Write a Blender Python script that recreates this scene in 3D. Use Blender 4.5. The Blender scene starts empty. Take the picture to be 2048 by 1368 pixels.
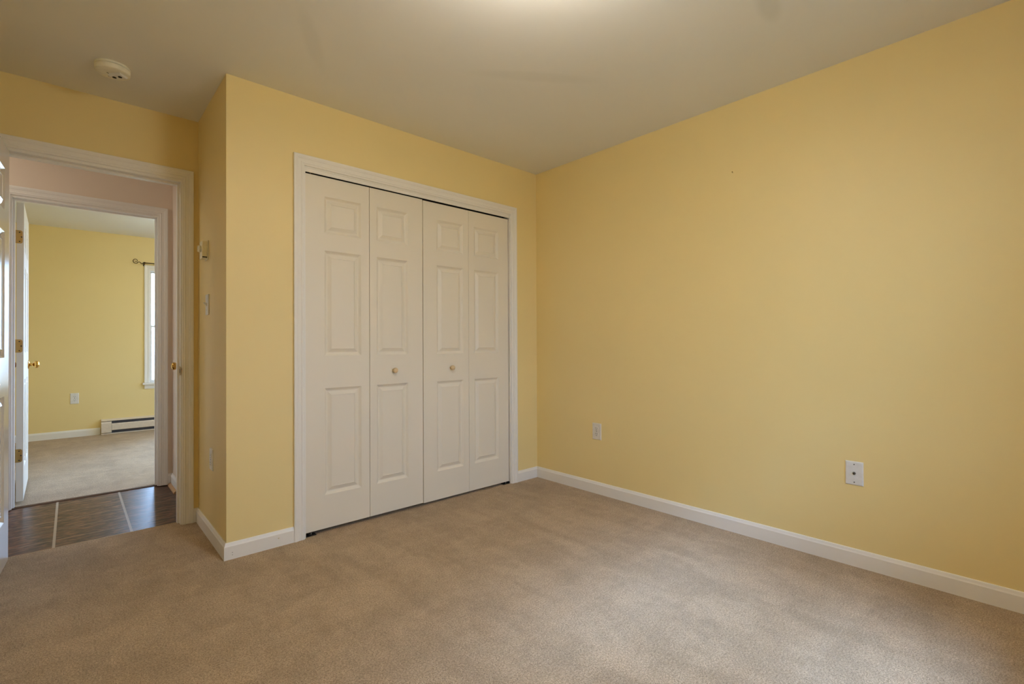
import bpy, math, random
from mathutils import Vector, Matrix
random.seed(7)
S = bpy.context.scene
COL = S.collection
H = 2.44

# ------------------------------------------------------------------ camera
FPX, CY = 967.529, 679.484
YAW, PITCH, ROLL = 0.7389279, 0.00753413, -0.00471372
CAM = Vector((-2.78161, -2.75685, 1.07430))
fw = Vector((math.sin(YAW), math.cos(YAW), 0)); rt = Vector((math.cos(YAW), -math.sin(YAW), 0)); up = Vector((0, 0, 1))
fw2 = fw*math.cos(PITCH) + up*math.sin(PITCH); up2 = -fw*math.sin(PITCH) + up*math.cos(PITCH)
r2 = rt*math.cos(ROLL) + up2*math.sin(ROLL); u2 = -rt*math.sin(ROLL) + up2*math.cos(ROLL)
cam_d = bpy.data.cameras.new('camera'); cam = bpy.data.objects.new('camera', cam_d); COL.objects.link(cam)
M = Matrix.Identity(4)
for i in range(3):
    M[i][0], M[i][1], M[i][2], M[i][3] = r2[i], u2[i], -fw2[i], CAM[i]
cam.matrix_world = M
cam_d.sensor_fit = 'HORIZONTAL'; cam_d.sensor_width = 36.0
cam_d.lens = 36.0*FPX/2048.0
cam_d.shift_y = -(684.0 - CY)/2048.0
cam_d.clip_start = 0.02
S.camera = cam

# ------------------------------------------------------------------ world, light, exposure
S.view_settings.view_transform = 'Standard'; S.view_settings.look = 'None'
S.view_settings.gamma = 1.0; S.view_settings.use_curve_mapping = False
S.view_settings.exposure = -0.04
S.cycles.max_bounces = 12; S.cycles.diffuse_bounces = 8; S.cycles.glossy_bounces = 5
S.cycles.sample_clamp_indirect = 6.0
W = bpy.data.worlds.new('world'); S.world = W; W.use_nodes = True
wn = W.node_tree.nodes; wl = W.node_tree.links; wn.clear()
tc = wn.new('ShaderNodeTexCoord'); sp = wn.new('ShaderNodeSeparateXYZ'); rp = wn.new('ShaderNodeValToRGB')
mr = wn.new('ShaderNodeMapRange'); bg = wn.new('ShaderNodeBackground'); wo = wn.new('ShaderNodeOutputWorld')
mr.inputs['From Min'].default_value = -1; mr.inputs['From Max'].default_value = 1
wl.new(tc.outputs['Generated'], sp.inputs[0]); wl.new(sp.outputs['Z'], mr.inputs['Value']); wl.new(mr.outputs[0], rp.inputs[0])
def sky_ramp(node, stops):
    e = node.color_ramp.elements
    e[0].position = stops[0][0]; e[0].color = (*stops[0][1], 1); e[1].position = stops[-1][0]; e[1].color = (*stops[-1][1], 1)
    for p_, c_ in stops[1:-1]:
        k_ = e.new(p_); k_.color = (*c_, 1)
# sky shaped for the light: dimmed low on the bedroom side, brighter far side
sky_ramp(rp, [(0, (.03, .033, .03)), (.47, (.035, .04, .04)), (.52, (.055, .08, .12)), (.79, (.09, .135, .205)), (.89, (1.75, 2.6, 4.2)), (1, (1.85, 2.75, 4.5))])
rq = wn.new('ShaderNodeValToRGB'); wl.new(mr.outputs[0], rq.inputs[0])
sky_ramp(rq, [(0, (.05, .055, .05)), (.47, (.06, .07, .07)), (.50, (.145, .215, .335)), (.62, (.155, .235, .37)), (.80, (.20, .31, .50)), (1, (.38, .58, .95))])
side = wn.new('ShaderNodeMapRange'); side.interpolation_type = 'SMOOTHSTEP'; side.inputs['From Min'].default_value = -.25; side.inputs['From Max'].default_value = .1
wl.new(sp.outputs['Y'], side.inputs['Value'])
wm = wn.new('ShaderNodeMix'); wm.data_type = 'RGBA'
wl.new(side.outputs[0], wm.inputs[0]); wl.new(rp.outputs[0], wm.inputs[6]); wl.new(rq.outputs[0], wm.inputs[7])
wl.new(wm.outputs[2], bg.inputs[0]); bg.inputs[1].default_value = 60.0
wl.new(bg.outputs[0], wo.inputs[0])

def portal(name, loc, size_x, size_y, direction):
    l = bpy.data.lights.new(name, 'AREA'); l.shape = 'RECTANGLE'; l.size = size_x; l.size_y = size_y
    l.cycles.is_portal = True
    o = bpy.data.objects.new(name, l); COL.objects.link(o); o.location = loc
    o.rotation_euler = Vector(direction).to_track_quat('-Z', 'Y').to_euler()
    return o
BW = dict(x0=-1.55, x1=-0.55, z0=0.62, z1=2.05)          # bedroom window, in the wall behind the camera
YB = -3.35
portal('daylight_portal', ((BW['x0']+BW['x1'])/2, YB-0.13, (BW['z0']+BW['z1'])/2), BW['x1']-BW['x0'], BW['z1']-BW['z0'], (0, 1, 0))
portal('daylight_portal', (-1.56, 5.03, 1.30), 0.98, 1.46, (0, -1, 0))
portal('daylight_portal', (0.13, 3.3, 1.32), 1.5, 1.4, (-1, 0, 0))

# ------------------------------------------------------------------ materials
def srgb(r, g, b):
    f = lambda c: (c/255/12.92) if c/255 <= 0.04045 else ((c/255+0.055)/1.055)**2.4
    return (f(r), f(g), f(b), 1)

class NT:
    def __init__(s, name):
        s.m = bpy.data.materials.new(name); s.m.use_nodes = True
        s.n = s.m.node_tree.nodes; s.l = s.m.node_tree.links
        s.b = s.n['Principled BSDF']; s.tc = None
    def node(s, t, **kw):
        x = s.n.new(t)
        for k, v in kw.items(): setattr(x, k, v)
        return x
    def obj(s, scale=(1, 1, 1)):
        if s.tc is None: s.tc = s.node('ShaderNodeTexCoord')
        mp = s.node('ShaderNodeMapping'); mp.inputs['Scale'].default_value = scale
        s.l.new(s.tc.outputs['Object'], mp.inputs[0]); return mp.outputs[0]
    def noise(s, scale, detail=3, rough=.5, stretch=(1, 1, 1), dist=0):
        x = s.node('ShaderNodeTexNoise'); x.inputs['Scale'].default_value = scale
        x.inputs['Detail'].default_value = detail; x.inputs['Roughness'].default_value = rough; x.inputs['Distortion'].default_value = dist
        s.l.new(s.obj(stretch), x.inputs['Vector']); return x.outputs['Fac']
    def ramp(s, fac, stops):
        x = s.node('ShaderNodeValToRGB'); e = x.color_ramp.elements
        e[0].position, e[0].color = stops[0]; e[1].position, e[1].color = stops[-1]
        for p, c in stops[1:-1]:
            k = e.new(p); k.color = c
        s.l.new(fac, x.inputs[0]); return x.outputs[0]
    def mix(s, fac, a, b, mode='MIX'):
        x = s.node('ShaderNodeMix', data_type='RGBA', blend_type=mode)
        for k, v in ((0, fac), (6, a), (7, b)):
            if hasattr(v, 'is_linked'): s.l.new(v, x.inputs[k])
            else: x.inputs[k].default_value = v
        return x.outputs[2]
    def math(s, op, a, b=0.0, c=0.0):
        x = s.node('ShaderNodeMath', operation=op)
        for k, v in enumerate((a, b, c)):
            if hasattr(v, 'is_linked'): s.l.new(v, x.inputs[k])
            else: x.inputs[k].default_value = v
        return x.outputs[0]
    def color(s, v):
        if hasattr(v, 'is_linked'): s.l.new(v, s.b.inputs['Base Color'])
        else: s.b.inputs['Base Color'].default_value = v
    def bump(s, h, strength, dist):
        x = s.node('ShaderNodeBump'); x.inputs['Strength'].default_value = strength; x.inputs['Distance'].default_value = dist
        s.l.new(h, x.inputs['Height']); s.l.new(x.outputs[0], s.b.inputs['Normal'])
    def set(s, **kw):
        for k, v in kw.items(): s.b.inputs[k.replace('_', ' ')].default_value = v
        return s

def paint(name, rgb, rough, bump=.06, var=.03, scale=220):
    t = NT(name); c = srgb(*rgb); d = tuple(x*(1-var) for x in c[:3])+(1,)
    t.color(t.ramp(t.noise(1.3, 3), [(.3, d), (.7, c)]))
    t.bump(t.noise(scale, 3), bump, .0015); t.set(Roughness=rough)
    return t.m

WALL = paint('yellow_wall_paint', (236, 216, 157), .5)
PINK = paint('pale_peach_wall_paint', (230, 215, 199), .55)
TRIM = paint('white_trim_paint', (237, 235, 232), .38, .03, .02, 60)
DARKWALL = paint('closet_interior_paint', (120, 112, 98), .8)

t = NT('ceiling_paint')                                  # flat white, with faint grey patches mixed into its colour
pos = t.obj()
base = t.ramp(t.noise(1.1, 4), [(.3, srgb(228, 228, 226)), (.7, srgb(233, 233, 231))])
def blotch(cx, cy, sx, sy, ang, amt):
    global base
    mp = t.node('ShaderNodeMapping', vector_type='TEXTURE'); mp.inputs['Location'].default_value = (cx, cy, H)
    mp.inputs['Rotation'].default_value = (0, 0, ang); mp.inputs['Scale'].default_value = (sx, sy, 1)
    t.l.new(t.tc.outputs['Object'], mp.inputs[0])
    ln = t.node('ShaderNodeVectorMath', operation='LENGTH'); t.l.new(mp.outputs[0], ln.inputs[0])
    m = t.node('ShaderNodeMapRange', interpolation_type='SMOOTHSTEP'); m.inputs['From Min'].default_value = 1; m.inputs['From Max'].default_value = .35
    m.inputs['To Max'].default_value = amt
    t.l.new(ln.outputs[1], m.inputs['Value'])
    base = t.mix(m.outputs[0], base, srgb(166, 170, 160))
blotch(-.69, -2.02, .16, .055, math.radians(10), .22)  # faint grey patch near the top of the view
blotch(-1.02, -1.02, .42, .06, math.radians(-35), .10)  # soft shadow streak painted into the ceiling colour
blotch(-1.98, -.55, .30, .05, math.radians(60), .10)  # another shadow streak, also painted into the colour
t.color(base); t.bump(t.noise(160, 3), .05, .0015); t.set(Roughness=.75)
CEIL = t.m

t = NT('white_door_paint')                               # molded doors with an embossed wood grain
t.color(srgb(231, 225, 213)); t.bump(t.noise(60, 4, .6, (1, 1, .06)), .10, .001); t.set(Roughness=.42)
DOOR = t.m
t = NT('glossy_white_door_paint')
t.color(srgb(228, 223, 214)); t.bump(t.noise(60, 4, .6, (1, 1, .06)), .05, .001); t.set(Roughness=.16)
GDOOR = t.m

t = NT('beige_carpet')
fine = t.noise(330, 4, .65); speck = t.noise(150, 3, .6); mid = t.noise(22, 4, .6); big = t.noise(4.6, 6, .62, (1.35, .7, 1), .5)
c = t.ramp(fine, [(.37, srgb(92, 72, 49)), (.5, srgb(178, 149, 111)), (.66, srgb(228, 201, 163))])
c = t.mix(.35, c, t.ramp(speck, [(.38, srgb(122, 98, 70)), (.62, srgb(226, 202, 168))]))
c = t.mix(.55, c, t.ramp(mid, [(.3, (.80, .79, .78, 1)), (.7, (1.08, 1.08, 1.09, 1))]), 'MULTIPLY')
c = t.mix(.9, c, t.ramp(big, [(.36, (.91, .90, .885, 1)), (.49, (.97, .967, .963, 1)), (.53, (1.03, 1.032, 1.036, 1)), (.64, (1.09, 1.095, 1.105, 1))]), 'MULTIPLY')
vac = t.noise(2.2, 4, .55, (3.2, .55, 1), .3); vac2 = t.noise(2.0, 4, .55, (.6, 3.0, 1), .4)
vs_ = t.math('MULTIPLY_ADD', vac2, .5, t.math('MULTIPLY', vac, .5))
c = t.mix(.9, c, t.ramp(vs_, [(.42, (.94, .935, .92, 1)), (.50, (.985, .98, .975, 1)), (.52, (1.055, 1.06, 1.075, 1)), (.6, (1.07, 1.075, 1.09, 1))]), 'MULTIPLY')
t.color(c)
t.bump(t.math('ADD', fine, t.math('MULTIPLY', speck, .8)), .75, .006)
t.set(Roughness=.95, Sheen_Weight=.25, Sheen_Roughness=.5); t.b.inputs['Specular IOR Level'].default_value = .15
CARPET = t.m

t = NT('brown_slate_tile')
gx = t.node('ShaderNodeSeparateXYZ'); t.l.new(t.obj(), gx.inputs[0])
fx = t.math('ABSOLUTE', t.math('SUBTRACT', t.math('FRACT', t.math('DIVIDE', t.math('ADD', gx.outputs[0], 2.85+.165+33), .33)), .5))
wob = t.math('MULTIPLY', t.math('SUBTRACT', t.noise(6, 2), .5), .02)
fy = t.math('ABSOLUTE', t.math('SUBTRACT', t.math('FRACT', t.math('DIVIDE', t.math('ADD', t.math('ADD', gx.outputs[1], wob), -.95+.1+20), .2)), .5))
gmx = t.math('LESS_THAN', fx, .5*.012/.33); gmy = t.math('LESS_THAN', fy, .5*.006/.2)
st = t.noise(14, 5, .62, (1, 2.6, 1), .7); st2 = t.noise(3.2, 3)
c = t.ramp(st, [(.34, srgb(38, 27, 23)), (.5, srgb(84, 61, 50)), (.66, srgb(138, 100, 76))])
c = t.mix(.5, c, t.ramp(st2, [(.35, (.7, .68, .68, 1)), (.65, (1.15, 1.1, 1.05, 1))]), 'MULTIPLY')
c = t.mix(t.math('MULTIPLY', gmy, .7), c, srgb(158, 142, 126))
c = t.mix(t.math('MULTIPLY', gmx, .9), c, srgb(176, 164, 150))
t.color(c); t.bump(t.math('SUBTRACT', st, t.math('MULTIPLY', gmx, .6)), .2, .004)
t.set(Roughness=.30); t.b.inputs['Specular IOR Level'].default_value = .20
TILE = t.m

def simple(name, rgb, rough=.4, metal=0.0, nz=0, **kw):
    t = NT(name); c = srgb(*rgb)
    d = tuple(x*.9 for x in c[:3])+(1,)
    t.color(t.ramp(t.noise(30, 3), [(.3, d), (.7, c)])); t.set(Roughness=rough, Metallic=metal, **kw)
    if nz: t.bump(t.noise(200, 2), nz, .001)
    return t.m
BRASS = simple('polished_brass', (214, 168, 88), .16, 1.0)
AGED = simple('aged_brass', (190, 158, 98), .30, 1.0)
BRONZE = simple('dark_gold_iron', (92, 74, 48), .42, .9)
CREAM = simple('cream_plastic', (241, 239, 224), .42)
IVORY = simple('ivory_plastic', (242, 234, 208), .45)
PLATE = simple('white_plastic_plate', (232, 232, 232), .35)
PLATEW = simple('warm_white_plastic_plate', (226, 222, 214), .38)
BLACK = simple('dark_slot', (14, 13, 12), .7)
STEEL = simple('dull_steel', (120, 120, 120), .35, 1.0)
PIN = simple('dark_hardware', (62, 60, 58), .5, .6)
HEAT = simple('heater_enamel', (226, 214, 200), .35)
FINS = simple('heater_fin_grille', (74, 76, 88), .5, .5)
OAK = simple('natural_wood_moulding', (186, 146, 104), .5)
WOODT = simple('dark_wood_threshold', (92, 66, 44), .5)
KNOBW = simple('pale_wood_knob', (224, 200, 160), .45)
WINV = simple('white_vinyl', (236, 236, 236), .4)
NAILM = simple('brass_nail', (150, 124, 66), .4, .8)
GROUT = simple('carpet_edge_strip', (190, 166, 132), .6)

t = NT('window_glass')                                    # thin clear pane
mx = t.node('ShaderNodeMixShader'); tr = t.node('ShaderNodeBsdfTransparent'); gl = t.node('ShaderNodeBsdfGlossy'); fr = t.node('ShaderNodeFresnel')
gl.inputs['Roughness'].default_value = .01; fr.inputs['IOR'].default_value = 1.35
tr.inputs[0].default_value = (.94, .96, .96, 1)
t.l.new(fr.outputs[0], mx.inputs[0]); t.l.new(tr.outputs[0], mx.inputs[1]); t.l.new(gl.outputs[0], mx.inputs[2])
t.l.new(mx.outputs[0], t.n['Material Output'].inputs[0])
GLASS = t.m
t = NT('lit_opal_glass'); t.color(srgb(250, 238, 214)); t.set(Roughness=.3)
t.b.inputs['Emission Color'].default_value = (1.0, .94, .82, 1); t.b.inputs['Emission Strength'].default_value = 51.0
OPAL = t.m

# ------------------------------------------------------------------ mesh helpers
class MB:
    def __init__(s): s.v = []; s.f = []; s.mi = []; s.sm = []
    def add(s, verts, faces, mi=0, smooth=False):
        k = len(s.v); s.v += [tuple(v) for v in verts]
        for f in faces: s.f.append([i+k for i in f]); s.mi.append(mi); s.sm.append(smooth)
        return s
    def box(s, x0, x1, y0, y1, z0, z1, mi=0, bev=0.0):
        if bev <= 0:
            return s.add([(x0,y0,z0),(x1,y0,z0),(x1,y1,z0),(x0,y1,z0),(x0,y0,z1),(x1,y0,z1),(x1,y1,z1),(x0,y1,z1)],
                  [(0,3,2,1),(4,5,6,7),(0,1,5,4),(1,2,6,5),(2,3,7,6),(3,0,4,7)], mi)
        # chamfered box: 24 vertices
        V = {}; vs = []
        def vid(sx, sy, sz, ax):
            k = (sx, sy, sz, ax)
            if k not in V:
                p = [x1 if sx else x0, y1 if sy else y0, z1 if sz else z0]; sg = [1 if q else -1 for q in (sx, sy, sz)]
                for a in range(3):
                    if a != ax: p[a] -= sg[a]*bev
                V[k] = len(vs); vs.append(tuple(p))
            return V[k]
        fs = []
        for ax in range(3):
            o = [a for a in range(3) if a != ax]
            for sd in (0, 1):
                q = []
                for a, b in ((0,0),(1,0),(1,1),(0,1)):
                    t_ = [0,0,0]; t_[ax] = sd; t_[o[0]] = a; t_[o[1]] = b; q.append(vid(*t_, ax))
                if (sd == 1) == (ax == 1): q = q[::-1]
                fs.append(tuple(q))
        for ax in range(3):                                # edges along ax
            o = [a for a in range(3) if a != ax]
            for a in (0,1):
                for b in (0,1):
                    t0 = [0,0,0]; t0[o[0]] = a; t0[o[1]] = b; t1 = t0[:]; t1[ax] = 1
                    q = (vid(*t0, o[0]), vid(*t1, o[0]), vid(*t1, o[1]), vid(*t0, o[1])); fs.append(q)
        for a in (0,1):
            for b in (0,1):
                for c in (0,1): fs.append((vid(a,b,c,0), vid(a,b,c,1), vid(a,b,c,2)))
        return s.add(vs, fs, mi)
    def lathe(s, prof, origin, axis=(0,0,1), n=28, mi=0, smooth=True, caps=True):
        q = Vector(axis).normalized().to_track_quat('Z', 'Y'); o = Vector(origin)
        vs = [o + q @ Vector((r*math.cos(2*math.pi*i/n), r*math.sin(2*math.pi*i/n), h)) for r, h in prof for i in range(n)]
        fs = [(k*n+i, k*n+(i+1) % n, (k+1)*n+(i+1) % n, (k+1)*n+i) for k in range(len(prof)-1) for i in range(n)]
        if caps:
            fs.append(tuple(range(n-1, -1, -1))); fs.append(tuple((len(prof)-1)*n+i for i in range(n)))
        return s.add(vs, fs, mi, smooth)
    def tube(s, pts, r, n=8, mi=0):
        pts = [Vector(p) for p in pts]; vs = []
        for i, p in enumerate(pts):
            d = (pts[min(i+1, len(pts)-1)] - pts[max(i-1, 0)]).normalized(); rr = r[i] if isinstance(r, (list, tuple)) else r
            ref = Vector((0,1,0)) if abs(d.y) < .9 else Vector((1,0,0))
            a = d.cross(ref).normalized(); b = d.cross(a)
            vs += [p + rr*(a*math.cos(2*math.pi*k/n)+b*math.sin(2*math.pi*k/n)) for k in range(n)]
        fs = [(i*n+k, i*n+(k+1) % n, (i+1)*n+(k+1) % n, (i+1)*n+k) for i in range(len(pts)-1) for k in range(n)]
        fs += [tuple(range(n-1,-1,-1)), tuple((len(pts)-1)*n+k for k in range(n))]
        return s.add(vs, fs, mi, True)
    def prism(s, poly, fn, l0, l1, mi=0):
        n = len(poly); vs = [fn(a, b, l0) for a, b in poly] + [fn(a, b, l1) for a, b in poly]
        fs = [(i, (i+1) % n, n+(i+1) % n, n+i) for i in range(n)] + [tuple(range(n-1,-1,-1)), tuple(range(n, 2*n))]
        return s.add(vs, fs, mi)
    def build(s, name, mats, parent=None, fix=True):
        me = bpy.data.meshes.new(name); me.from_pydata(s.v, [], s.f)
        for m in (mats if isinstance(mats, (list, tuple)) else [mats]): me.materials.append(m)
        for p, mi, sm in zip(me.polygons, s.mi, s.sm): p.material_index = mi; p.use_smooth = sm
        if fix:
            import bmesh
            b = bmesh.new(); b.from_mesh(me); bmesh.ops.recalc_face_normals(b, faces=b.faces); b.to_mesh(me); b.free()
        me.update()
        o = bpy.data.objects.new(name, me); COL.objects.link(o)
        if parent is not None:
            o.parent = parent; o.matrix_parent_inverse = Matrix.Translation(parent.location).inverted() if parent.rotation_euler.z == 0 else Matrix.Identity(4)
        return o

def tag(o, label, cat, group=None, kind=None):
    o['label'] = label; o['category'] = cat
    if group: o['group'] = group
    if kind: o['kind'] = kind
    return o
def empty(name, loc, label, cat, group=None, kind=None, rz=0):
    o = bpy.data.objects.new(name, None); COL.objects.link(o); o.location = loc; o.rotation_euler = (0, 0, rz); o.empty_display_size = .05
    return tag(o, label, cat, group, kind)

def wall_along(axis, a0, a1, d0, d1, openings=(), z1=H, back_mi=0, z0=0.0):
    """wall running along x (axis 0) or y (axis 1) with rectangular openings; the face on the d1 side uses back_mi"""
    mb = MB(); ca = sorted({a0, a1} | {q for o in openings for q in o[:2]}); cz = sorted({z0, z1} | {q for o in openings for q in o[2:]})
    solid = lambda i, j: 0 <= i < len(ca)-1 and 0 <= j < len(cz)-1 and not any(o[0] <= (ca[i]+ca[i+1])/2 <= o[1] and o[2] <= (cz[j]+cz[j+1])/2 <= o[3] for o in openings)
    V = {}
    def P(a, d, z):
        k = (a, d, z)
        if k not in V: V[k] = len(mb.v); mb.v.append((a, d, z) if axis == 0 else (d, a, z))
        return V[k]
    def F(q, mi): mb.f.append(q); mb.mi.append(mi); mb.sm.append(False)
    for i in range(len(ca)-1):
        for j in range(len(cz)-1):
            if not solid(i, j): continue
            a, b, c, d = ca[i], ca[i+1], cz[j], cz[j+1]
            F([P(a,d0,c),P(b,d0,c),P(b,d0,d),P(a,d0,d)], 0); F([P(a,d1,c),P(a,d1,d),P(b,d1,d),P(b,d1,c)], back_mi)
            if not solid(i-1, j): F([P(a,d0,c),P(a,d0,d),P(a,d1,d),P(a,d1,c)], 0)
            if not solid(i+1, j): F([P(b,d0,c),P(b,d1,c),P(b,d1,d),P(b,d0,d)], 0)
            if not solid(i, j-1): F([P(a,d0,c),P(a,d1,c),P(b,d1,c),P(b,d0,c)], 0)
            if not solid(i, j+1): F([P(a,d0,d),P(b,d0,d),P(b,d1,d),P(a,d1,d)], 0)
    return mb

# ------------------------------------------------------------------ room shell
XO, DW = -2.2074, 0.7218              # closet's outer corner, doorway wall
D2 = DW+.115                          # hall side of the doorway wall
HF, HF2 = 1.80, 1.915                 # hall's far wall
YF = 4.90                             # far room's end wall
XL = -3.28                            # bedroom's left wall

CO = dict(x0=-1.820, x1=-.2905, z=2.060)      # closet opening between jambs
NO = dict(x0=-3.052, x1=-2.298, z=2.053)      # bedroom doorway
FO = dict(x0=-3.070, x1=-2.295, z=2.053)      # far room doorway
JT = .017
CW = .058

def structure(o, label, cat): return tag(o, label, cat, kind='structure')

structure(wall_along(1, YB-.15, DW, 0, .15).build('wall_right', WALL), 'long plain yellow wall on the right with two wall plates', 'wall')
mb = wall_along(0, XO, 0, 0, .1, [(CO['x0']-JT, CO['x1']+JT, 0, CO['z']+JT)])
mb.v = [((XO+.1, y, z) if abs(x-XO) < 1e-6 and y > .05 else (x, y, z)) for x, y, z in mb.v]
structure(mb.build('wall_closet', WALL), 'yellow wall around the white closet doors', 'wall')
mb = wall_along(1, 0, DW, XO, XO+.1)
mb.v = [((x, .1, z) if y < 1e-6 and x > XO+.05 else (x, y, z)) for x, y, z in mb.v]
structure(mb.build('wall_return', WALL), 'narrow shaded yellow wall beside the bedroom doorway', 'wall')
structure(wall_along(0, -5.4, .15, DW, D2, [(NO['x0']-JT, NO['x1']+JT, 0, NO['z']+JT)], back_mi=1).build('wall_doorway', [WALL, PINK]), 'yellow wall above the open bedroom doorway', 'wall')
structure(wall_along(1, YB-.15, DW, XL-.12, XL).build('wall_left', WALL), 'yellow bedroom wall behind the open door', 'wall')
structure(wall_along(0, XL, 0, YB-.15, YB, [(BW['x0'], BW['x1'], BW['z0'], BW['z1'])]).build('wall_back', WALL), 'yellow window wall behind the viewer', 'wall')
# hall
LC = dict(y0=.875, y1=1.435, z=2.053)
structure(wall_along(1, D2, HF, -2.2, -2.1, [(LC['y0']-JT, LC['y1']+JT, 0, LC['z']+JT)]).build('wall_hall_right', PINK), 'peach end wall of the hall with a narrow door', 'wall')
structure(wall_along(1, D2, HF, -5.4, -5.3).build('wall_hall_left', PINK), 'peach hall wall out of sight to the left', 'wall')
structure(wall_along(0, -5.4, .15, HF, HF2, [(FO['x0']-JT, FO['x1']+JT, 0, FO['z']+JT)], back_mi=1).build('wall_hall_far', [PINK, WALL]), 'peach hall wall above the second doorway', 'wall')
# far room
FW = dict(x0=-2.042, x1=-1.09, z0=.60, z1=2.03)
structure(wall_along(0, -3.9, .15, YF, YF+.15, [(FW['x0'], FW['x1'], FW['z0'], FW['z1'])]).build('wall_far', WALL), 'yellow end wall of the room across the hall', 'wall')
structure(wall_along(1, HF2, YF, 0, .15, [(2.55, 4.05, .62, 2.02)]).build('wall_far_right', WALL), 'yellow side wall of the room across the hall', 'wall')
structure(wall_along(1, HF2, YF, -3.9, -3.78).build('wall_far_left', WALL), 'yellow wall behind the door of the room across the hall', 'wall')

CEX = .785                            # carpet edge under the bedroom door
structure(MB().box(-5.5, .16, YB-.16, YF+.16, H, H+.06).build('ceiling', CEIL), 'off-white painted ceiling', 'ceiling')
mb = MB()
def floor_slab(x0, x1, y0, y1, z, n=1): mb.box(x0, x1, y0, y1, -.06, z)
floor_slab(XL-.12, .15, YB-.15, CEX, 0)
structure(mb.build('floor', CARPET), 'beige cut-pile carpet of the bedroom', 'floor')
mb = MB().box(-5.4, .15, CEX, 1.856, -.06, -.007)
structure(mb.build('floor', TILE), 'glossy brown tile floor of the hall', 'floor')
mb = MB().box(-3.9, .15, 1.856, YF+.15, -.06, 0)
structure(mb.build('floor', CARPET), 'beige carpet of the room across the hall', 'floor')
mb = MB().prism([(0, -.008), (.022, -.008), (.022, .001), (.016, .0025), (.004, -.002)], lambda a, b, l: (l, 1.838+a, b), FO['x0'], FO['x1'])
structure(mb.build('trim_6', WOODT), 'dark wood strip between hall tile and far carpet', 'trim')
mb = MB().box(NO['x0'], NO['x1'], CEX-.002, CEX+.003, -.008, .0012)
structure(mb.build('trim_7', GROUT), 'thin light edge strip where bedroom carpet meets tile', 'trim')

# ------------------------------------------------------------------ door casings
PROF = [(0, .0), (0, .008), (.003, .0098), (.008, .0098), (.012, .0125), (.016, .0128), (.020, .0105), (.034, .0118), (.038, .0145), (.042, .0148), (.045, .0165), (.055, .0165), (.058, .0145), (.058, 0)]
def casing(x0, x1, z, fn, reveal=.007, head=.015):
    """mitred casing round an opening; fn(along, out, z) places it on its wall"""
    mb = MB(); xi0, xi1, zi = x0-reveal, x1+reveal, z+head
    n = len(PROF); vs = []
    for w, t_ in PROF:
        vs += [fn(xi0-w, t_, 0), fn(xi0-w, t_, zi+w), fn(xi1+w, t_, zi+w), fn(xi1+w, t_, 0)]
    fs = []
    for k in range(n):
        j = (k+1) % n
        for q in range(3): fs.append((k*4+q, k*4+q+1, j*4+q+1, j*4+q))
    fs.append(tuple(k*4 for k in range(n))); fs.append(tuple(k*4+3 for k in range(n)))
    return mb.add(vs, fs)
def jambs(x0, x1, z, d0, d1, fn, stop=None):
    """fn(along, depth, z)"""
    mb = MB()
    def bx(a0, a1, b0, b1, c0, c1):
        vs = [fn(a, b, c) for c in (c0, c1) for a, b in ((a0,b0),(a1,b0),(a1,b1),(a0,b1))]
        mb.add(vs, [(0,3,2,1),(4,5,6,7),(0,1,5,4),(1,2,6,5),(2,3,7,6),(3,0,4,7)])
    bx(x0-JT, x0, d0, d1, 0, z); bx(x1, x1+JT, d0, d1, 0, z); bx(x0-JT, x1+JT, d0, d1, z, z+JT)
    if stop:
        s0, s1 = stop
        bx(x0, x0+.011, s0, s1, 0, z-.011); bx(x1-.011, x1, s0, s1, 0, z-.011); bx(x0, x1, s0, s1, z-.011, z)
    return mb

t1 = empty('trim_1', (CO['x0'], 0, 0), 'white fluted casing around the closet doors', 'door casing', kind='structure')
casing(CO['x0'], CO['x1'], CO['z'], lambda a, o, z: (a, -o, z), .007, .007).build('casing', TRIM, t1)
jambs(CO['x0'], CO['x1'], CO['z'], 0, .1, lambda a, d, z: (a, d, z)).build('jamb', TRIM, t1)
mb = MB().box(CO['x0']+.001, CO['x1']-.001, .003, .006, 2.0390, 2.0599).box(CO['x0']+.001, CO['x1']-.001, .052, .055, 2.036, 2.0599)
mb.box(CO['x0']+.001, CO['x1']-.001, .006, .052, 2.0570, 2.0599, 1).box(CO['x0']+.001, CO['x1']-.001, .0060, .0064, 2.0390, 2.057, 1).box(CO['x0']+.001, CO['x1']-.001, .0516, .0520, 2.036, 2.057, 1)
mb.build('door_track', [TRIM, BLACK], t1)

t2 = empty('trim_2', (NO['x0'], DW, 0), 'white casing and jamb of the open bedroom doorway', 'door casing', kind='structure')
casing(NO['x0'], NO['x1'], NO['z'], lambda a, o, z: (a, DW-o, z)).build('casing', TRIM, t2)
casing(NO['x0'], NO['x1'], NO['z'], lambda a, o, z: (a, D2+o, z)).build('casing', TRIM, t2)
jambs(NO['x0'], NO['x1'], NO['z'], DW, D2, lambda a, d, z: (a, d, z), (DW+.040, DW+.076)).build('jamb', TRIM, t2)
# strike plate on the right jamb, with a lip that wraps the room-side edge
mb = MB(); x = NO['x1']
pl = []
for k in range(13):
    a = -math.pi/2 + math.pi*k/12; pl.append((-.004+.0 - .012*math.cos(a), .024*math.sin(a)))
pl += [(.030, .028), (.030, -.028)]
mb.prism(pl, lambda a, b, l: (x-l, DW+.002+a, .918+b), 0, .0018)
mb.box(x-.0022, x-.0016, DW+.008, DW+.022, .906, .930, 1)
mb.build('strike_plate', [AGED, BLACK], t2)['label'] = 'brass strike plate'

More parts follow.
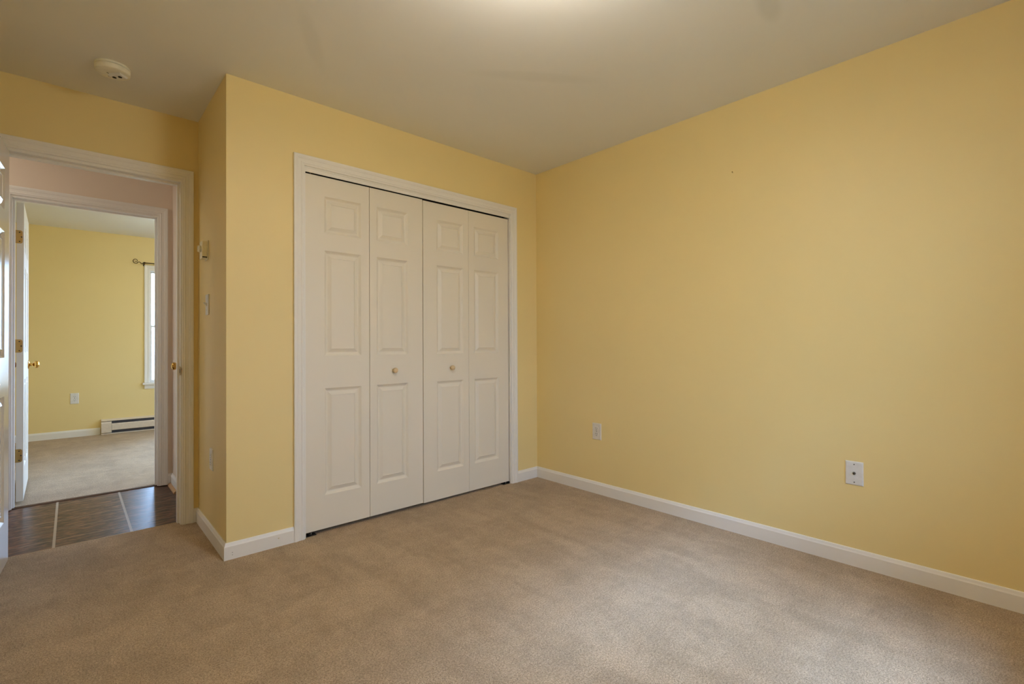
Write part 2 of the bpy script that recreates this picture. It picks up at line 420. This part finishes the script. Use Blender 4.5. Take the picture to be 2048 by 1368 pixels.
t3 = empty('trim_3', (FO['x0'], HF, 0), 'white casing and jamb of the second doorway across the hall', 'door casing', kind='structure')
casing(FO['x0'], FO['x1'], FO['z'], lambda a, o, z: (a, HF-o, z)).build('casing', TRIM, t3)
casing(FO['x0'], FO['x1'], FO['z'], lambda a, o, z: (a, HF2+o, z)).build('casing', TRIM, t3)
jambs(FO['x0'], FO['x1'], FO['z'], HF, HF2, lambda a, d, z: (a, d, z), (HF2-.078, HF2-.042)).build('jamb', TRIM, t3)

t4 = empty('trim_4', (-2.2, LC['y0'], 0), 'white casing of the narrow hall door beside the doorway', 'door casing', kind='structure')
casing(LC['y0'], LC['y1'], LC['z'], lambda a, o, z: (-2.2-o, a, z), .004, .010).build('casing', TRIM, t4)
jambs(LC['y0'], LC['y1'], LC['z'], -2.2, -2.1, lambda a, d, z: (d, a, z)).build('jamb', TRIM, t4)

# ------------------------------------------------------------------ baseboards
BH, BT = .083, .0125
BP = [(0, 0), (BT, 0), (BT, BH-.018), (BT-.003, BH-.012), (BT-.006, BH-.003), (BT-.008, BH), (0, BH)]
def base(name, p0, p1, out, label, m0=0, m1=0, mat=TRIM):
    """p0->p1 along the wall foot; out = direction into the room; m0/m1 = mitre signs (+1 outside corner, -1 inside)"""
    p0 = Vector((*p0, 0)); p1 = Vector((*p1, 0)); d = (p1-p0).normalized(); o = Vector((*out, 0))
    mb = MB(); n = len(BP)
    vs = [p0 + o*t_ - d*(t_*m0) + Vector((0, 0, z)) for t_, z in BP] + [p1 + o*t_ + d*(t_*m1) + Vector((0, 0, z)) for t_, z in BP]
    mb.add(vs, [(i, (i+1) % n, n+(i+1) % n, n+i) for i in range(n)] + [tuple(range(n-1,-1,-1)), tuple(range(n, 2*n))])
    return structure(mb.build(name, mat), label, 'baseboard')
cx0, cx1 = CO['x0']-.007-CW, CO['x1']+.007+CW
base('baseboard_right', (0, YB), (0, -.0006), (-1, 0), 'long white baseboard along the right wall', 0, -1)
base('baseboard_closet', (cx1+.0006, 0), (-.0008, 0), (0, -1), 'short white baseboard between closet casing and corner', 0, -1)
base('baseboard_corner', (XO, 0), (cx0-.0006, 0), (0, -1), 'white baseboard left of the closet, with nail marks', 1, 0)
bc = [o for o in COL.objects if o.name == 'baseboard_corner'][0]
for px_, pz_, m_ in ((-2.183, .034, BLACK), (-2.183, .022, BLACK), (-1.9645, .045, IVORY)):
    MB().lathe([(.0016 if m_ is BLACK else .004, 0), (.0005, .0006)], (px_, -BT, pz_), (0, -1, 0), 10).build('nail_mark', m_, bc)
base('baseboard_return', (XO, DW), (XO, 0), (-1, 0), 'white baseboard along the shaded narrow wall', -1, 1)
nx = NO['x1']+.007+CW
base('baseboard_doorway', (nx+.0004, DW), (XO-.0005, DW), (0, -1), 'tiny piece of baseboard beside the bedroom doorway', 0, -1)
base('baseboard_left', (XL, DW-.0006), (XL, YB), (1, 0), 'white baseboard along the wall behind the open bedroom door', -1, 0)
base('baseboard_left_return', (XL+.0006, DW), (NO['x0']-.007-CW-.0004, DW), (0, -1), 'short baseboard hidden behind the open bedroom door', -1, 0)
base('baseboard_hall', (-2.2, LC['y1']+.062), (-2.2, HF-.0006), (-1, 0), 'white baseboard on the peach hall end wall', 0, -1)
base('baseboard_hall_far', (FO['x1']+.007+CW, HF), (-2.2006, HF), (0, -1), 'narrow baseboard beside the second doorway', 0, -1)
base('baseboard_far', (-3.78, YF), (-2.522, YF), (0, -1), 'white baseboard on the far room wall left of the heater')
mb = MB(); q = [(0, 0)] + [(.019*math.cos(a), .019*math.sin(a)) for a in [math.pi/2*k/6 for k in range(7)]]
mb.prism(q, lambda a, b, l: (-2.2-BT-a, l, -.007+b), LC['y1']+.064, HF-.014)
structure(mb.build('trim_5', OAK), 'tan quarter-round moulding at the foot of the hall end wall', 'trim')

# ------------------------------------------------------------------ panelled doors
LOOPS = [(0, 0), (.002, -.0015), (.010, -.0078), (.016, -.0108), (.020, -.0108), (.024, -.0092), (.041, -.0012), (.0425, -.0012), (.0432, -.0034), (.0455, -.0034)]
def panel_slab(w, h, t, panels, mats, name, parent, sides=(0, 1), fn=None):
    """door leaf: local x 0..w, y 0 (front) .. t (back), z 0..h, raised panels on the chosen sides"""
    mb = MB()
    xs = sorted({0, w} | {q for p in panels for q in p[:2]}); zs = sorted({0, h} | {q for p in panels for q in p[2:]})
    for side in (0, 1):
        y0, sg = (0, 1) if side == 0 else (t, -1)
        for i in range(len(xs)-1):
            for j in range(len(zs)-1):
                a, b, c, d = xs[i], xs[i+1], zs[j], zs[j+1]
                isp = side in sides and any(abs(p[0]-a) < 1e-6 and abs(p[1]-b) < 1e-6 and abs(p[2]-c) < 1e-6 and abs(p[3]-d) < 1e-6 for p in panels)
                if not isp:
                    mb.add([(a,y0,c),(b,y0,c),(b,y0,d),(a,y0,d)], [(0,1,2,3)]); continue
                vs = []
                for ins, dep in LOOPS:
                    y = y0 - sg*dep
                    vs += [(a+ins,y,c+ins),(b-ins,y,c+ins),(b-ins,y,d-ins),(a+ins,y,d-ins)]
                fs = [(k*4+q, k*4+(q+1) % 4, k*4+4+(q+1) % 4, k*4+4+q) for k in range(len(LOOPS)-1) for q in range(4)]
                k = (len(LOOPS)-1)*4; fs.append((k, k+1, k+2, k+3)); mb.add(vs, fs)
    for i in range(len(xs)-1):
        mb.add([(xs[i],0,0),(xs[i+1],0,0),(xs[i+1],t,0),(xs[i],t,0)], [(0,1,2,3)]); mb.add([(xs[i],0,h),(xs[i+1],0,h),(xs[i+1],t,h),(xs[i],t,h)], [(0,1,2,3)])
    for j in range(len(zs)-1):
        mb.add([(0,0,zs[j]),(0,t,zs[j]),(0,t,zs[j+1]),(0,0,zs[j+1])], [(0,1,2,3)]); mb.add([(w,0,zs[j]),(w,t,zs[j]),(w,t,zs[j+1]),(w,0,zs[j+1])], [(0,1,2,3)])
    if fn: mb.v = [fn(*p) for p in mb.v]
    me = mb.build(name, mats, parent, fix=False)
    import bmesh
    b = bmesh.new(); b.from_mesh(me.data); bmesh.ops.remove_doubles(b, verts=b.verts, dist=1e-6); bmesh.ops.recalc_face_normals(b, faces=b.faces); b.to_mesh(me.data); b.free()
    return me

ZP = [(.190, .800), (.985, 1.590), (1.690, 1.901)]       # panel heights above the leaf's foot
LEAF_H, LEAF_T, LEAF_Z, LEAF_Y = 2.0110, .034, .0225, .014
leaves = [(-1.8155, -1.4355, -1.709, -1.488), (-1.4325, -1.0585, -1.387, -1.169), (-1.0535, -.6765, -.948, -.724), (-.6745, -.2975, -.626, -.395)]
def knob_prof(r): return [(r*.62, 0), (r*.55, .004), (r*.5, .010), (r*.72, .013), (r*.98, .018), (r, .022), (r*.93, .027), (r*.7, .030), (r*.3, .0315), (.0005, .032)]
for n_, (pair, lab, kx) in enumerate((((0, 1), 'left pair of white bifold closet doors', -1.270), ((2, 3), 'right pair of white bifold closet doors, next to the corner', -.830))):
    d = empty('door_%d' % (n_+1), (leaves[pair[0]][0], LEAF_Y, LEAF_Z), lab, 'closet door', kind='structure')
    for k in pair:
        x0, x1, pa, pb = leaves[k]
        o = panel_slab(x1-x0, LEAF_H, LEAF_T, [(pa-x0, pb-x0, a, b) for a, b in ZP], DOOR, 'leaf', d, (0,), fn=lambda x, y, z, x0=x0, dz=-.004*n_: (x0+x, LEAF_Y+y, LEAF_Z+dz+z))
    MB().lathe(knob_prof(.0165), (kx, LEAF_Y, .908), (0, -1, 0)).build('knob', KNOBW, d)['label'] = 'small pale wooden knob'
    px = leaves[0][0]+.030 if n_ == 0 else leaves[3][1]-.030
    MB().lathe([(.0035, 0), (.0035, .0180)], (px, LEAF_Y+.004, 0), (0, 0, 1), 10).build('pivot_pin', STEEL, d)
    MB().lathe([(.003, 0), (.003, .0300)], (px, LEAF_Y+.006, 2.0268), (0, 0, 1), 10).build('pivot_pin', STEEL, d)
# floor brackets of the bifold pivots
for bx0, bx1, lab in ((CO['x0']+.001, CO['x0']+.062, 'dark metal pivot bracket on the carpet under the left closet door'), (CO['x1']-.062, CO['x1']-.001, 'dark metal pivot bracket on the carpet under the right closet door')):
    mb = MB().box(bx0, bx1, LEAF_Y-.004, LEAF_Y+.03, 0, .004)
    e0 = bx0 if bx0 < -1 else bx1-.003
    mb.box(e0, e0+.003, LEAF_Y-.004, LEAF_Y+.03, 0, .016)
    mb.lathe([(.009, .004), (.009, .010), (.006, .012)], ((bx0+bx1)/2, LEAF_Y+.012, 0), (0, 0, 1), 14)
    tag(mb.build('pivot_bracket', PIN), lab, 'bracket', 'bifold pivot brackets')

# six-panel passage doors
def six(w):
    m, s = .105, .115; c0 = (w-m)/2; return [(a, b, z0, z1) for a, b in ((s, c0), (c0+m, w-s)) for z0, z1 in ((.215, .820), (1.005, 1.610), (1.715, 1.915))]
def door_knob(parent, loc, axis, name='knob'):
    return MB().lathe([(.033, 0), (.033, .003), (.028, .006), (.014, .009), (.011, .014), (.011, .026), (.016, .031), (.024, .036), (.0275, .043), (.0275, .051), (.024, .058), (.015, .063), (.006, .0645), (.0005, .065)], loc, axis, 32).build(name, BRASS, parent)
def hinge(parent, loc, mb_fn, name='hinge'): pass

# bedroom door: open a little past square, seen almost edge-on at the left border
d3 = empty('door_3', (NO['x0']+.003, DW-.004, .012), 'open white six-panel bedroom door at the left edge', 'door', kind='structure', rz=math.radians(-3.4))
DWD = .760
panel_slab(DWD, 2.032, .035, six(DWD), GDOOR, 'slab', d3, (0, 1), fn=lambda x, y, z: (.037-y, -x, z))
door_knob(d3, (.037, -DWD+.060, .906), (1, 0, 0)); door_knob(d3, (.002, -DWD+.060, .906), (-1, 0, 0))
for z in (.22, 1.03, 1.81):
    MB().lathe([(.0055, 0), (.0055, .09), (.004, .094), (.002, .097)], (.0, .003, z), (0, 0, 1), 12).build('hinge', AGED, d3)

# far room door, standing open square into the far room; its hinge edge faces the viewer
d4 = empty('door_4', (FO['x0'], HF2+.012, .018), 'white door of the room across the hall, seen edge-on with brass hinges', 'door', kind='structure')
FX0, FX1 = FO['x0']+.013, FO['x0']+.048
FD = .762
panel_slab(FD, 2.030, .035, six(FD), DOOR, 'slab', d4, (0, 1), fn=lambda x, y, z: (FX1-y, HF2+.012+x, .018+z))
door_knob(d4, (FX1, HF2+.012+FD-.065, .925), (1, 0, 0)); door_knob(d4, (FX0, HF2+.012+FD-.065, .925), (-1, 0, 0))
for zc in (1.815, 1.072, .328):
    mb = MB(); y = HF2+.012; w0, w1, hh, r = FX0-.011, FX1-.006, .0445, .012
    poly = [(w0, -hh), (w1-r, -hh)] + [(w1-r+r*math.sin(a), -hh+r-r*math.cos(a)) for a in [math.pi/2*k/5 for k in range(1, 6)]] + [(w1-r+r*math.cos(a), hh-r+r*math.sin(a)) for a in [math.pi/2*k/5 for k in range(6)]] + [(w0, hh)]
    mb.prism(poly, lambda a, b, l: (a, y-l, zc+b), 0, .0025)
    for k in range(5):
        z0 = zc-hh+k*2*hh/5
        mb.lathe([(.0058, .0006), (.0058, 2*hh/5-.0006)], (w0, y-.002, z0), (0, 0, 1), 12)
    for sx, sz in ((.022, .031), (.031, 0), (.022, -.031)):
        mb.lathe([(.0042, 0), (.0036, .0008), (.0005, .0009)], (w0+sx+.004, y-.0025, zc+sz), (0, -1, 0), 12, 1)
    mb.build('hinge', [AGED, PIN], d4)

d4.rotation_euler.z = math.radians(.9)

# narrow hall door in the peach end wall: only its knob shows past the jamb
d5 = empty('door_5', (-2.19, LC['y0'], .01), 'narrow hall door hidden behind the jamb, only its brass knob showing', 'door', kind='structure')
w5 = LC['y1']-LC['y0']-.006
panel_slab(w5, 2.030, .035, [(.09, w5-.09, .215, .82), (.09, w5-.09, 1.005, 1.61), (.09, w5-.09, 1.715, 1.915)], DOOR, 'slab', d5, (0,), fn=lambda x, y, z: (-2.194+y, LC['y0']+.003+x, .01+z))
door_knob(d5, (-2.194, 1.405, .924), (-1, 0, 0))

# ------------------------------------------------------------------ windows
def window(name, x0, x1, z0, z1, ywall, s, label, fnx=None):
    """double-hung window in a wall along x; s = +1 when the room lies on the -y side"""
    f = (lambda x, y, z: (x, ywall+s*y, z)) if fnx is None else fnx
    w = empty(name, f((x0+x1)/2, 0, z0), label, 'window', kind='structure')
    def part(nm, mat, boxes, extra=None):
        mb = MB()
        for b in boxes: mb.box(*b)
        if extra: extra(mb)
        mb.v = [f(*p) for p in mb.v]; return mb.build(nm, mat, w)
    def cas(mb):
        c = casing(x0, x1, z1, lambda a, o, z: (a, -o, z), 0.0, 0.0)
        mb.add([(a, y, z if z > 1e-6 else z0) for a, y, z in c.v], c.f)
    part('casing', TRIM, [], cas)
    part('window_frame', WINV, [(x0-.001, x0+.006, 0, .12, z0, z1), (x1-.006, x1+.001, 0, .12, z0, z1), (x0+.006, x1-.006, 0, .12, z1-.012, z1+.001), (x0+.006, x1-.006, 0, .12, z0-.001, z0+.012)])
    zm = (z0+z1)/2
    def sash(nm, za, zb, ya):
        g = .017; q = .007
        o = part(nm, WINV, [(x0+q, x0+q+g, ya, ya+.028, za, zb), (x1-q-g, x1-q, ya, ya+.028, za, zb), (x0+q+g, x1-q-g, ya, ya+.028, za, za+g), (x0+q+g, x1-q-g, ya, ya+.028, zb-g, zb)])
        mb = MB().box(x0+q+g, x1-q-g, ya+.013, ya+.016, za+g, zb-g); mb.v = [f(*p) for p in mb.v]
        pn = mb.build('pane', GLASS); pn.parent = o
    sash('sash', z0+.013, zm+.012, .045); sash('sash', zm-.012, z1-.013, .077)
    part('window_sill', TRIM, [(x0-.075, x1+.075, -.045, .03, z0-.024, z0-.001)])
    part('apron', TRIM, [], lambda mb: mb.prism([(0, z0-.078), (.010, z0-.078), (.013, z0-.05), (.013, z0-.024), (0, z0-.024)], lambda a, b, l: (l, -a, b), x0-.055, x1+.055))
    return w
window('window_1', FW['x0'], FW['x1'], FW['z0'], FW['z1'], YF, 1, 'white window at the far wall of the room across the hall')
window('window_2', BW['x0'], BW['x1'], BW['z0'], BW['z1'], YB, -1, 'white bedroom window behind the viewer')
window('window_3', 2.55, 4.05, .62, 2.02, 0, 1, 'white side window of the room across the hall, out of sight', fnx=lambda a, y, z: (y, a, z))

# ------------------------------------------------------------------ wall plates
def outlet(loc, normal, label, w=.074, h=.117, mat=PLATE, kind='outlet'):
    """duplex outlet: local x across, y out of the wall, z up"""
    n = Vector((*normal, 0)); a = Vector((-n.y, n.x, 0))
    L = Vector(loc); f = lambda x, o, z: tuple(L + a*x + n*o + Vector((0, 0, z)))
    e = empty('wall_outlet', loc, label, 'outlet', 'duplex outlets')
    mb = MB(); i = .005
    prof = [(0, 0), (0, .002), (.0022, .0048), (.005, .0058)]
    vs = []
    for ins, o in prof: vs += [(-w/2+ins, o, -h/2+ins), (w/2-ins, o, -h/2+ins), (w/2-ins, o, h/2-ins), (-w/2+ins, o, h/2-ins)]
    fs = [(k*4+q, k*4+(q+1) % 4, k*4+4+(q+1) % 4, k*4+4+q) for k in range(len(prof)-1) for q in range(4)]; k = (len(prof)-1)*4; fs.append((k, k+1, k+2, k+3))
    mb.add(vs, fs); mb.v = [f(*p) for p in mb.v]; mb.build('cover_plate', mat, e)
    for zc in (.0195, -.0195):
        mb = MB(); R = .0172; pl = []
        for k in range(40):
            t_ = 2*math.pi*k/40; pl.append((R*math.cos(t_), max(-.0143, min(.0143, R*math.sin(t_)))))
        mb.prism(pl, lambda x, z, o: (x, o, zc+z), .0055, .0078)
        mb.v = [f(*p) for p in mb.v]; r = mb.build('receptacle', mat, e)
        mb = MB().box(-.0079, -.0055, .0076, .0081, zc+.0005, zc+.0090).box(.0055, .0077, .0076, .0081, zc+.0012, zc+.0083)
        mb.lathe([(.0026, 0), (.0026, .0006)], (0, .0076, zc-.0078), (0, 1, 0), 14)
        mb.v = [f(*p) for p in mb.v]; s_ = mb.build('slots', BLACK); s_.parent = r; s_['label'] = 'dark socket slots'
    mb = MB().lathe([(.0033, 0), (.0030, .0012), (.0005, .0016)], (0, .0055, 0), (0, 1, 0), 14); mb.v = [f(*p) for p in mb.v]; mb.build('screw', STEEL, e)
    return e
outlet((0, -.602, .442), (-1, 0), 'white duplex outlet on the right wall near the corner', .077, .117, PLATEW)
outlet((XO, .334, .443), (-1, 0), 'white outlet seen almost edge-on low on the shaded narrow wall', .074, .117)
outlet((-2.752, YF, .452), (0, -1), 'small white outlet on the far room wall left of the heater', .077, .125)

# coax plate
L = Vector((0, -2.1415, .4435)); fc = lambda x, o, z: (L.x-o, L.y-x, L.z+z)
e = empty('cable_plate', tuple(L), 'white coaxial cable wall plate on the right wall near the frame edge', 'wall plate')
mb = MB(); w, h = .0725, .1135
prof = [(0, 0), (0, .002), (.0022, .0048), (.006, .006)]; vs = []
for ins, o in prof: vs += [(-w/2+ins, o, -h/2+ins), (w/2-ins, o, -h/2+ins), (w/2-ins, o, h/2-ins), (-w/2+ins, o, h/2-ins)]
fs = [(k*4+q, k*4+(q+1) % 4, k*4+4+(q+1) % 4, k*4+4+q) for k in range(3) for q in range(4)] + [(12, 13, 14, 15)]
mb.add(vs, fs); mb.v = [fc(*p) for p in mb.v]; mb.build('cover_plate', PLATE, e)
mb = MB().lathe([(.0075, 0), (.0075, .003), (.0048, .0032), (.0048, .010), (.0034, .0102)], (0, .0055, 0), (0, 1, 0), 6, 0, False)
mb.lathe([(.0026, .0101), (.0026, .0106)], (0, .0055, 0), (0, 1, 0), 12, 1)
mb.v = [fc(*p) for p in mb.v]; mb.build('coax_connector', [STEEL, BLACK], e)['label'] = 'small steel threaded connector'
for z in (.0425, -.0425):
    mb = MB().lathe([(.0030, 0), (.0028, .001), (.0005, .0013)], (0, .0058, z), (0, 1, 0), 14); mb.box(-.0024, .0024, .0070, .0073, z-.0004, z+.0004, 1)
    mb.v = [fc(*p) for p in mb.v]; mb.build('screw', [STEEL, BLACK], e)

# light switch on the shaded wall
ys, zs_ = .438, 1.302
e = empty('light_switch', (XO, ys, zs_), 'white toggle light switch on the shaded narrow wall', 'light switch')
MB().box(XO-.0062, XO, ys-.036, ys+.036, zs_-.0585, zs_+.0585, 0, .0022).build('cover_plate', PLATE, e)
mb = MB().prism([(0, -.009), (.004, -.0095), (.0165, .0085), (.0155, .0125), (.004, .0095), (0, .0095)], lambda a, b, l: (XO-.006-a, l, zs_+b+.001), ys-.0045, ys+.0045); mb.build('toggle', PLATE, e)
for z in (.030, -.030):
    MB().lathe([(.003, 0), (.0027, .001), (.0005, .0013)], (XO-.006, ys, zs_+z), (-1, 0, 0), 12).build('screw', PLATE, e)

# heater thermostat with a dial
yt, zt = .452, 1.612
e = empty('thermostat', (XO, yt, zt), 'beige dial thermostat high on the shaded narrow wall', 'thermostat')
MB().box(XO-.006, XO, yt-.037, yt+.040, zt-.054, zt+.053, 0, .001).build('back_plate', CREAM, e)
MB().box(XO-.032, XO-.006, yt-.034, yt+.036, zt-.050, zt+.050, 0, .003).build('body', IVORY, e)
mb = MB().lathe([(.019, 0), (.019, .010), (.0175, .013), (.004, .014)], (XO-.032, yt+.002, zt+.006), (-1, 0, 0), 28)
mb.box(XO-.049, XO-.045, yt, yt+.004, zt-.010, zt+.022); mb.build('dial', CREAM, e)
MB().box(XO-.031, XO-.008, yt-.0345, yt-.0335, zt-.046, zt-.040).build('dark_strip', BLACK, e)  # black strip painted in for the shaded underside of the body

# nail left in the right wall
mb = MB().lathe([(.0012, 0), (.0012, .010), (.0030, .0102), (.0034, .0112), (.0026, .0122), (.0005, .0124)], (0, -1.577, 2.038), (-1, -.05, .35), 12)
tag(mb.build('wall_nail', NAILM), 'small brass nail left in the upper right wall', 'nail')

# ------------------------------------------------------------------ smoke detector
sx, sy = -2.634, .300
e = empty('smoke_detector', (sx, sy, H), 'round cream smoke detector on the ceiling above the bedroom doorway', 'smoke detector')
MB().lathe([(.069, 0), (.0700, .003), (.0700, .0075), (.066, .009)], (sx, sy, H), (0, 0, -1), 48).build('base_plate', CREAM, e)
MB().lathe([(.060, .008), (.0605, .0120), (.0685, .0130), (.0695, .0155), (.0690, .0310), (.0670, .0345), (.0630, .0362), (.045, .0372), (.0005, .0375)], (sx, sy, H), (0, 0, -1), 48).build('cover', CREAM, e)
# raised horn housing with two dark openings, towards the viewer's right
ca, sa = math.cos(math.radians(-47)), math.sin(math.radians(-47))
R2 = lambda x, y, z: (sx+x*ca-y*sa, sy+x*sa+y*ca, z)
mb = MB(); mb.prism([(-.010, H-.037), (-.004, H-.047), (.030, H-.049), (.040, H-.037)], lambda a, b, l: R2(l+.012, a, b), -.030, .034); mb.build('horn_housing', PLATE, e)
mb = MB()
for cx in (-.002, .028): mb.lathe([(.0085, 0), (.0085, .0015)], R2(cx, .012, H-.0475), (0, 0, -1), 18)
mb.build('horn_opening', BLACK, e)['label'] = 'pair of dark round openings'
mb = MB(); mb.lathe([(.007, 0), (.0065, .003), (.0005, .0035)], R2(-.034, .018, H-.038), (0, 0, -1), 18); mb.build('test_button', PLATEW, e)
mb = MB(); mb.prism([(-.03, -.0012), (.03, -.0012), (.03, .0012), (-.03, .0012)], lambda a, b, l: R2(-.012+b, a*.3-.010, l), H-.0395, H-.0385); mb.build('dark_strip', BLACK, e)

# ------------------------------------------------------------------ ceiling lamp (just above the frame)
lx, ly = -1.75, -1.775
e = empty('ceiling_light', (lx, ly, H), 'ceiling bowl lamp whose warm glow shows at the top edge', 'ceiling light')
MB().lathe([(.062, 0), (.062, .010), (.050, .022), (.012, .028)], (lx, ly, H), (0, 0, -1), 40).build('canopy', BRASS, e)
MB().lathe([(.007, .026), (.007, .235)], (lx, ly, H), (0, 0, -1), 16).build('stem', BRASS, e)
MB().lathe([(.150, 0.135), (.153, 0.137), (.146, 0.158), (.126, 0.184), (.096, 0.206), (.056, 0.221), (.014, 0.227), (.010, 0.223), (.054, 0.217), (.093, 0.202), (.122, 0.181), (.142, 0.156), (.148, 0.139)], (lx, ly, H), (0, 0, -1), 48, caps=False).build('glass_bowl', OPAL, e)
MB().lathe([(.014, 0.226), (.014, 0.234), (.008, 0.242), (.0005, 0.246)], (lx, ly, H), (0, 0, -1), 20).build('finial', BRASS, e)
e = empty('ceiling_light', (-3.9, 1.32, H), 'small added hall lamp, out of sight, brightening the hall', 'ceiling light')  # unseen fill lamp, added to lift the dark hall
MB().lathe([(.120, 0), (.120, .012), (.115, .018)], (-3.9, 1.32, H), (0, 0, -1), 40).build('fill_lamp_base', TRIM, e)
MB().lathe([(.112, .018), (.114, .024), (.105, .045), (.080, .064), (.040, .074), (.0005, .076)], (-3.9, 1.32, H), (0, 0, -1), 40).build('fill_lamp_glass', OPAL, e)

e = empty('ceiling_light', (-1.4, 3.3, H), 'added lamp brightening the room across the hall, out of sight', 'ceiling light')  # unseen fill lamp, added to brighten the far room's ceiling
MB().lathe([(.150, 0), (.150, .012), (.144, .018)], (-1.4, 3.3, H), (0, 0, -1), 40).build('fill_lamp_base', TRIM, e)
MB().lathe([(.140, .018), (.143, .026), (.132, .060), (.100, .086), (.050, .098), (.0005, .100)], (-1.4, 3.3, H), (0, 0, -1), 40).build('fill_lamp_glass', OPAL, e)

# ------------------------------------------------------------------ far room: heater and curtain rod
hx0, hx1, hy = -2.515, -.70, YF
e = empty('baseboard_heater', (hx0, hy, 0), 'long white electric baseboard heater under the far window', 'heater')
f = lambda a, b, l: (l, hy-a, b)
MB().prism([(0, .012), (.006, .012), (.006, .168), (.058, .160), (.058, .165), (.006, .180), (0, .180)], f, hx0, hx1).build('back_panel', HEAT, e)
mb = MB().prism([(.052, .052), (.066, .048), (.068, .052), (.068, .118), (.060, .128), (.052, .128)], f, hx0+.098, hx1-.098); mb.build('front_cover', HEAT, e)
mb = MB().prism([(.006, .014), (.050, .014), (.050, .158), (.006, .164)], f, hx0+.096, hx1-.096)
for k in range(14):
    xx = hx0+.16+k*.12; mb.prism([(.050, .128), (.056, .128), (.056, .159), (.050, .160)], f, xx, xx+.003)
mb.build('heating_element', FINS, e)['label'] = 'dark finned element behind the slots'
for a0, a1 in ((hx0, hx0+.096), (hx1-.096, hx1)):
    MB().prism([(.006, .020), (.067, .020), (.070, .026), (.070, .134), (.062, .150), (.006, .166)], f, a0, a1).build('end_cap', HEAT, e)
MB().prism([(.0, .0), (.060, .0), (.066, .004), (.066, .014), (.006, .014), (0, .012)], f, hx0, hx1).build('bottom_rail', HEAT, e)

ry, rz = YF-.055, 2.108
e = empty('curtain_rod', (-2.09, YF, rz), 'dark gold curtain rod with scroll finial above the far window', 'curtain rod')
MB().tube([(-2.115, ry, rz), (-1.6, ry, rz), (-1.02, ry, rz)], .006, 12).build('rod', BRONZE, e)
for sgn, xe in ((1, -2.115), (-1, -1.02)):
    pts = []; rad = []
    for k in range(9):                                     # shallow S out from the rod end
        u = k/8; pts.append((xe-sgn*(.0+.055*u), ry, rz-.002+.010*math.sin(u*math.pi*2)*-1)); rad.append(.0045)
    cx, cz = xe-sgn*.075, rz+.017
    a0 = math.atan2(pts[-1][2]-cz, (pts[-1][0]-cx)*sgn)
    r0 = math.hypot(pts[-1][0]-cx, pts[-1][2]-cz)
    for k in range(1, 30):
        u = k/29; a = a0 - u*math.pi*2.7; r = r0*(1-u)**.8+.004
        pts.append((cx+sgn*r*math.cos(a), ry, cz+r*math.sin(a))); rad.append(.0045-.0015*u)
    MB().tube(pts, rad, 8).build('scroll_finial', BRONZE, e)
    mb = MB().tube([(xe+sgn*.012, ry, rz), (xe+sgn*.012, ry+.03, rz-.004), (xe+sgn*.012, YF-.004, rz-.012)], .0045, 8); mb.box(xe+sgn*.012-.009, xe+sgn*.012+.009, YF-.0045, YF-.0005, rz-.034, rz+.006)
    mb.lathe([(.010, -.010), (.012, -.004), (.012, .004), (.010, .010)], (xe+sgn*.012, ry, rz), (1, 0, 0), 14); mb.build('bracket', BRONZE, e)
